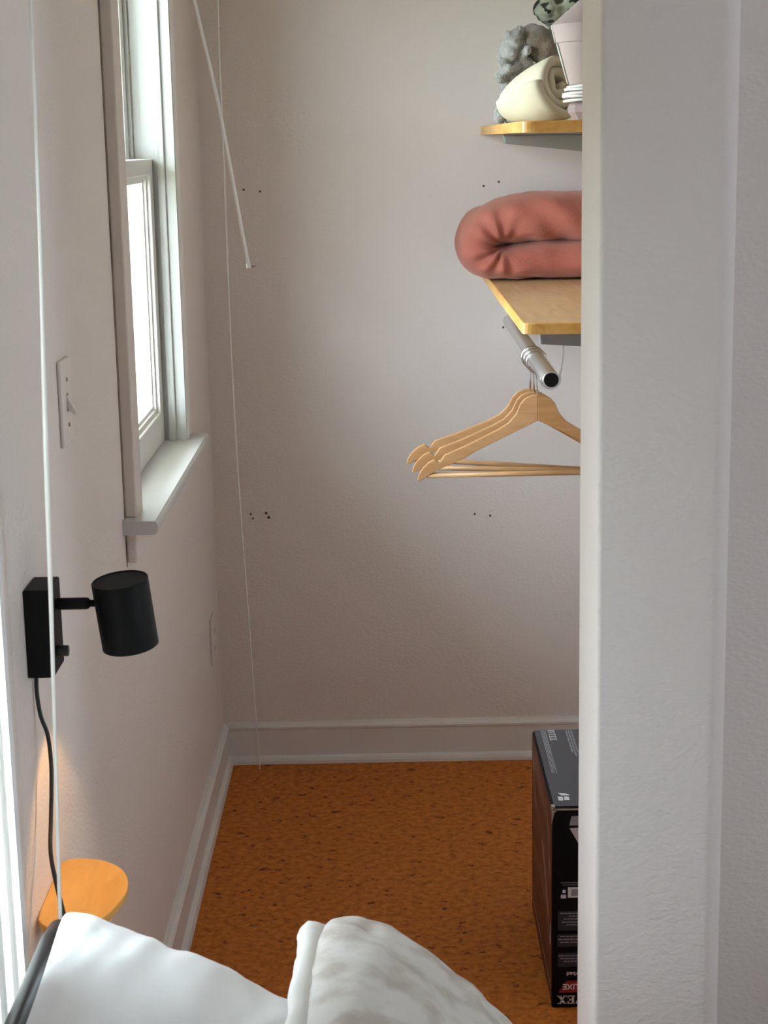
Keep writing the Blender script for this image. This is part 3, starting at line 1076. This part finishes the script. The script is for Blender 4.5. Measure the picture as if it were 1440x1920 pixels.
# ================================================================== FOLDED CORAL BLANKET
def blanket():
    # folded strip: path in XZ from the lower right end, round the left fold, to the upper right end
    zb = 1.222
    ctr = [(0.575, zb + 0.043), (0.45, zb + 0.043), (0.34, zb + 0.0425), (0.27, zb + 0.042), (0.236, zb + 0.043), (0.212, zb + 0.057), (0.209, zb + 0.080), (0.226, zb + 0.106),
           (0.262, zb + 0.120), (0.32, zb + 0.133), (0.38, zb + 0.137), (0.45, zb + 0.134), (0.575, zb + 0.135)]
    path = smooth_path([(x, 0, z) for x, z in ctr], 7)
    n = len(path)
    NV = 64
    yc, wy = 3.945, 0.172

    def fn(i, j):
        p = path[i]
        d = (path[min(i + 1, n - 1)] - path[max(i - 1, 0)]).normalized()
        nrm = Vector((d.z, 0, -d.x))        # points to the outside of the fold (down on the lower layer)
        s = i / (n - 1)
        a = 2 * math.pi * j / NV
        ca, sa = math.cos(a), math.sin(a)
        half_t = 0.0425 + 0.0095 * min(1, max(0, (s - 0.48) * 4))
        e = 0.55
        yy = math.copysign(abs(ca) ** e, ca) * wy
        tt = math.copysign(abs(sa) ** 0.72, sa) * half_t
        q = Vector((p.x, yc + yy, p.z)) + nrm * tt
        # soft creases
        near = max(0.0, -ca)
        f = noise.fractal(Vector((q.x * 9, q.y * 5, q.z * 14)), 1.0, 2.0, 3)
        q += nrm * (0.008 * f * (1 if sa > 0 else 0.4))
        q += nrm * 0.0035 * noise.noise(Vector((q.x * 26 + q.z * 12, q.y * 7, 4.0)))
        fold = math.exp(-((p.x - 0.235) / 0.05) ** 2) * max(0.0, -ca)
        q.y += 0.007 * fold * math.sin(math.atan2(q.z - zb - 0.075, q.x - 0.26) * 9)
        q.y -= 0.006 * noise.noise(Vector((q.x * 30, q.z * 40, 2.0))) * near
        if s > 0.6 and near > 0.2:      # gathered folds on the upper layer's front
            q.y += 0.011 * near * math.sin(q.x * 62 + q.z * 50) * min(1, max(0, (q.x - 0.30) * 16))
        q.z = max(q.z, zb + 0.0006)
        return q
    m = MB()
    m.grid(fn, n, NV, False, True)
    m.bm.faces.new([v for v in m.bm.verts][:NV])
    m.bm.verts.ensure_lookup_table()
    m.bm.faces.new([m.bm.verts[(n - 1) * NV + k] for k in range(NV)])
    return m


bk = tag(blanket().build('folded_blanket', M_coral, smooth=True), 'coral pink fleece blanket folded over on the lower pine shelf', 'blanket')

# ================================================================== THINGS ON THE UPPER SHELF
UZ = 1.556


def blob(name, balls, material, parent=None, voxel=0.004, disp=0.0, dscale=30, loc=None):
    m = MB()
    for (x, y, z, rx, ry, rz) in balls:
        r = bmesh.ops.create_icosphere(m.bm, subdivisions=3, radius=1.0)
        for v in r['verts']:
            c = v.co
            q = Vector((x + c.x * rx, y + c.y * ry, z + c.z * rz))
            v.co = q
    o = m.build(name, material, None, smooth=True)
    rm_ = o.modifiers.new('remesh', 'REMESH')
    rm_.mode = 'VOXEL'
    rm_.voxel_size = voxel
    rm_.use_smooth_shade = True
    sm_ = o.modifiers.new('smooth', 'SMOOTH')
    sm_.iterations = 4
    dg = bpy.context.evaluated_depsgraph_get()
    me = bpy.data.meshes.new_from_object(o.evaluated_get(dg))
    o.modifiers.clear()
    old = o.data
    o.data = me
    bpy.data.meshes.remove(old)
    me.name = name
    if disp:
        for v in me.vertices:
            f = noise.fractal(v.co * dscale, 1.0, 2.0, 3)
            v.co += v.normal * disp * f
            v.co.z = max(v.co.z, UZ + 0.0005) if v.co.z < UZ + 0.02 else v.co.z
    for p in me.polygons:
        p.use_smooth = True
    if not me.materials:
        me.materials.append(material)
    if parent is not None:
        bpy.context.view_layer.update()
        o.parent = parent
        o.matrix_parent_inverse = parent.matrix_world.inverted()
    return o


gt = tag(empty('bundled_throw', (0.27, 3.66, UZ)), 'fuzzy grey fleece throw bundled behind the cream roll', 'blanket')
grey = [(0.268, 3.64, 1.700, 0.024, 0.045, 0.030), (0.262, 3.65, 1.672, 0.016, 0.04, 0.026), (0.280, 3.63, 1.672, 0.016, 0.03, 0.021), (0.296, 3.63, 1.675, 0.016, 0.03, 0.018),
        (0.268, 3.64, 1.645, 0.021, 0.04, 0.021), (0.263, 3.65, 1.616, 0.017, 0.04, 0.026), (0.264, 3.66, 1.590, 0.018, 0.04, 0.024), (0.285, 3.68, 1.63, 0.03, 0.05, 0.06),
        (0.30, 3.70, 1.61, 0.045, 0.06, 0.053), (0.268, 3.62, 1.574, 0.014, 0.03, 0.018), (0.286, 3.645, 1.722, 0.018, 0.035, 0.030), (0.34, 3.72, 1.62, 0.06, 0.06, 0.062)]
for k in range(46):
    t = random.random()
    zc = 1.585 + 0.15 * t
    grey.append((0.262 + 0.012 * math.sin(t * 9) + random.uniform(-0.010, 0.028), random.uniform(3.59, 3.63), zc + random.uniform(-0.006, 0.006), random.uniform(0.007, 0.012),
                 random.uniform(0.010, 0.016), random.uniform(0.008, 0.012)))
fz = blob('fleece', grey, M_grey, gt, 0.0032, 0.004, 70)
blob('tassel', [(0.2435, 3.61, 1.5765, 0.0150, 0.016, 0.0195), (0.251, 3.625, 1.600, 0.010, 0.014, 0.017)], M_grey, gt, 0.003, 0.003, 60)
blob('folded_end', [(0.322, 3.64, 1.716, 0.036, 0.05, 0.036), (0.338, 3.64, 1.706, 0.032, 0.05, 0.034), (0.312, 3.65, 1.732, 0.022, 0.04, 0.024), (0.352, 3.66, 1.71, 0.03, 0.05, 0.035)], M_brownfleece, gt, 0.004, 0.002, 40)

tag(blob('patterned_cloth', [(0.352, 3.70, 1.785, 0.032, 0.06, 0.026), (0.395, 3.70, 1.79, 0.04, 0.06, 0.030), (0.330, 3.69, 1.778, 0.012, 0.03, 0.010), (0.44, 3.72, 1.77, 0.05, 0.07, 0.05),
                             (0.37, 3.72, 1.765, 0.03, 0.05, 0.02), (0.36, 3.70, 1.81, 0.028, 0.05, 0.02)],
         M_camo, None, 0.004, 0.007, 28), 'crumpled green and black patterned cloth on top of the grey throw', 'cloth')

# cream roll: a spiral strip that tapers towards its closed far end
def roll():
    m = MB()
    n = 170
    NA = 17
    turns = 2.6
    r0, r1 = 0.010, 0.0585
    pa = Vector((0.236, 3.315, 1.5885))       # far, narrow end
    pb = Vector((0.330, 3.205, 1.6235))       # near end with the spiral
    ax = (pb - pa)
    ln = ax.length
    ax.normalize()
    side = ax.cross(Vector((0, 0, 1))).normalized()
    up = side.cross(ax).normalized()
    th = 0.0088

    def taper(s):
        return 0.40 + 0.60 * (1 - (1 - s) ** 2.1) ** 0.75

    def centre(i, s, off):
        t = i / (n - 1)
        a = t * turns * 2 * math.pi + R(150)
        r = (r0 + (r1 - r0) * t) * taper(s) + off
        wob = 1 + 0.05 * noise.noise(Vector((a * 0.9, s * 2.0, 0.4)))
        p = pa + ax * (s * ln) + side * (r * wob * math.cos(a)) + up * (r * wob * math.sin(a))
        p += ax * (0.010 * noise.noise(Vector((a * 0.7, 3.0, 0))) - 0.010 * (1 - t)) * s
        return p
    prof = [(-th, j) for j in range(NA)] + [(th, j) for j in range(NA - 1, -1, -1)]

    def fn(i, j):
        off, jj = prof[j]
        s = jj / (NA - 1)
        off *= taper(s)
        if jj in (0, NA - 1):
            off *= 0.6
        q = centre(i, s, off)
        q.z = max(q.z, UZ + 0.0006)
        return q
    m.grid(fn, n, len(prof), False, True)
    m.bm.verts.ensure_lookup_table()
    L = len(prof)
    m.bm.faces.new([m.bm.verts[k] for k in range(L)])
    m.bm.faces.new([m.bm.verts[(n - 1) * L + k] for k in range(L)])
    return m


tag(roll().build('rolled_mat', M_cream, smooth=True), 'cream padded mat rolled up with its spiral end showing', 'roll')

# pale pink table lamp with its cord wound round the stem
pl = tag(empty('table_lamp', (0.365, 3.07, UZ)), 'pale pink tapered table lamp with white cord wound around it', 'lamp')
sx, sy = 0.372, 3.07
at_parent(MB().lathe([(0.0, 0.0), (0.036, 0.0), (0.041, 0.006), (0.047, 0.014), (0.048, 0.022), (0.043, 0.032), (0.040, 0.036), (0, 0.036)], (sx, sy, UZ), (0, 0, 1), 10), 'base', M_pinkglass, pl)
at_parent(MB().lathe([(0.030, 0.034), (0.044, 0.038), (0.046, 0.055), (0.030, 0.058)], (sx, sy, UZ), (0, 0, 1), 24), 'collar', M_pink, pl, smooth=True)
pts = []
for k in range(5 * 24 + 1):
    a = 2 * math.pi * k / 24
    t = k / (5 * 24)
    rr_ = 0.0475 + 0.008 * math.sin(t * math.pi * 0.9 + 0.6)
    pts.append((sx + rr_ * math.cos(a), sy + rr_ * math.sin(a), UZ + 0.031 + 0.029 * t + 0.001 * math.sin(a * 1.5)))
at_parent(MB().tube(pts, 0.0026, 8), 'wound_cord', M_whitecord, pl, smooth=True)
# shade: faceted cone widening upward, with a flared lip panel
at_parent(MB().lathe([(0.044, 0.060), (0.046, 0.062), (0.0655, 0.130), (0.0690, 0.131), (0.0765, 0.160), (0.0745, 0.1615), (0.030, 0.200), (0.028, 0.198), (0.0735, 0.159),
                      (0.064, 0.131), (0.0435, 0.062), (0.044, 0.060)], (sx, sy, UZ), (0, 0, 1), 48), 'shade', M_pink, pl, smooth=True).data.set_sharp_from_angle(angle=R(30))
at_parent(MB().tube([(sx - 0.0475, sy - 0.004, UZ + 0.062), (sx - 0.067, sy - 0.006, UZ + 0.130)], 0.0018, 8), 'shade_piping', M_whitecord, pl, smooth=True)
at_parent(MB().tube([(sx - 0.0695, sy - 0.006, UZ + 0.131), (sx - 0.0765, sy - 0.007, UZ + 0.160)], 0.0016, 8), 'shade_piping', M_whitecord, pl, smooth=True)

# ================================================================== BED AND PILLOWS
bed = tag(empty('bed', (0.5, 1.0, 0.0)), 'bed with a black tube headboard rail beside the bedside window', 'bed')
at_parent(MB().box(-0.34, 1.55, 0.22, 1.70, 0.24, 0.49), 'mattress', M_mattress, bed, 0.03, bseg=4)
at_parent(MB().box(-0.34, 1.55, 0.22, 1.70, 0.19, 0.24), 'bed_base', M_satin, bed, 0.005)
rp = [(-0.367, 0.20, 0.02), (-0.367, 0.20, 0.62), (-0.367, 0.205, 0.66), (-0.367, 0.225, 0.69), (-0.367, 0.26, 0.70), (-0.367, 1.0, 0.70), (-0.367, 1.70, 0.70), (-0.367, 1.745, 0.694),
      (-0.367, 1.765, 0.675), (-0.367, 1.772, 0.64), (-0.367, 1.772, 0.4), (-0.367, 1.772, 0.0)]
at_parent(MB().tube(rp, 0.0125, 20), 'headboard_rail', M_satin, bed, smooth=True)
for (x, y) in ((1.5, 0.26), (1.5, 1.66), (-0.3, 0.26), (-0.3, 1.66)):
    at_parent(MB().tube([(x, y, 0), (x, y, 0.195)], 0.016, 12), 'leg', M_satin, bed)


def pillow(o, a_dir, b_dir, la, lb, th, seed, wr=0.006, pinch=0.05, pw=2.6, rc=7.0):
    """o: one corner, a/b: edge directions, la/lb: lengths"""
    a_dir, b_dir = Vector(a_dir).normalized(), Vector(b_dir).normalized()
    nrm = a_dir.cross(b_dir).normalized()
    if nrm.z < 0:
        nrm = -nrm
    N = 56
    m = MB()
    vs = {}

    def pt(i, j, side):
        u, v = 2 * i / N - 1, 2 * j / N - 1
        # denser spacing at the rims
        u = math.sin(u * math.pi / 2)
        v = math.sin(v * math.pi / 2)
        mxa = max(abs(u), abs(v), 1e-6)
        kk = mxa / ((abs(u) ** rc + abs(v) ** rc) ** (1 / rc) + 1e-9)
        kk = 1 + (kk - 1) * mxa ** 2
        h = max(0.0, (1 - abs(u) ** pw)) ** 0.5 * max(0.0, (1 - abs(v) ** pw)) ** 0.5
        pu = u * (1 - pinch * (1 - v * v) * abs(u) ** 3 * -0.0 - pinch * (v * v) * 0.0 - pinch * (1 - abs(v) ** 2) * abs(u))
        pv = v * (1 - pinch * (1 - abs(u) ** 2) * abs(v))
        p = Vector(o) + a_dir * (la * (pu * kk + 1) / 2) + b_dir * (lb * (pv * kk + 1) / 2)
        q = Vector((u * 2.2 + seed, v * 2.2, side * 0.7))
        wrk = noise.fractal(q, 1.0, 2.0, 3) * wr + 0.35 * wr * noise.noise(Vector((u * 7 + v * 3 + seed, v * 1.3, 5)))
        p += nrm * side * (h * th / 2 + wrk * min(1, h * 2))
        return p
    for side in (1, -1):
        for i in range(N + 1):
            for j in range(N + 1):
                rim = i in (0, N) or j in (0, N)
                key = (i, j, 0 if rim else side)
                if key not in vs:
                    vs[key] = m.bm.verts.new(pt(i, j, side))
    for side in (1, -1):
        for i in range(N):
            for j in range(N):
                ks = []
                for (ii, jj) in ((i, j), (i + 1, j), (i + 1, j + 1), (i, j + 1)):
                    rim = ii in (0, N) or jj in (0, N)
                    ks.append(vs[(ii, jj, 0 if rim else side)])
                m.bm.faces.new(ks)
    return m, nrm


t1 = R(27)
m1, n1 = pillow((-0.350, 1.70, 0.742), (math.cos(t1), 0, -math.sin(t1)), (0, -1, 0), 0.34, 0.62, 0.13, 1.3, wr=0.008, rc=24.0)
t2 = R(42)
m, n2 = pillow((-0.080, 1.70, 0.757), (math.cos(t2), 0, -math.sin(t2)), (-0.01, -1, 0.0), 0.31, 0.58, 0.130, 4.1, wr=0.007, pinch=0.02, pw=3.0, rc=4.6)
o2, a2 = Vector((-0.080, 1.70, 0.757)), Vector((math.cos(t2), 0, -math.sin(t2)))
for v in m1.bm.verts:          # the white pillow gives way where the linen one rests on it
    d = n2.dot(v.co - o2)
    if a2.dot(v.co - o2) > -0.05 and d > -0.079:
        v.co -= n2 * (d + 0.079)
p1 = tag(m1.build('pillow', M_sheet, smooth=True), 'smooth white cotton pillow leaning against the black bed rail', 'pillow', None)
p2 = tag(empty('pillow', (0, 1.4, 0.56)), 'cream mottled linen pillow with a loose sewn hem, in front of the white pillow', 'pillow')
at_parent(m, 'case', M_linen, p2, smooth=True)
# loose hem flange running along its upper edge
m = MB()
NB = 90


def hem(i, j):
    s = i / NB
    y = 1.655 - 0.54 * s
    w = 0.019 + 0.003 * noise.noise(Vector((s * 9, 1, 0)))
    prof = [(0.004, 0.004), (-w * 0.3, 0.009), (-w * 0.7, 0.011), (-w, 0.006), (-w - 0.003, 0.0), (-w, -0.005), (-w * 0.6, -0.004), (0.004, -0.006)]
    a, b = prof[j]
    b += 0.004 * noise.noise(Vector((s * 14, 0.3, 7))) + 0.0015 * noise.noise(Vector((s * 45, j * 0.2, 7)))
    a += 0.002 * noise.noise(Vector((s * 22, 3, j * 0.1)))
    dip = 0.014 * max(0, 1 - s * 14) ** 2
    return Vector((-0.076 - 0.010 * s, y, 0.748)) + Vector((a, 0, b + 0.15 * a - dip))


m.grid(hem, NB + 1, 8, False, True)
at_parent(m, 'hem', M_hem_lit, p2, smooth=True)
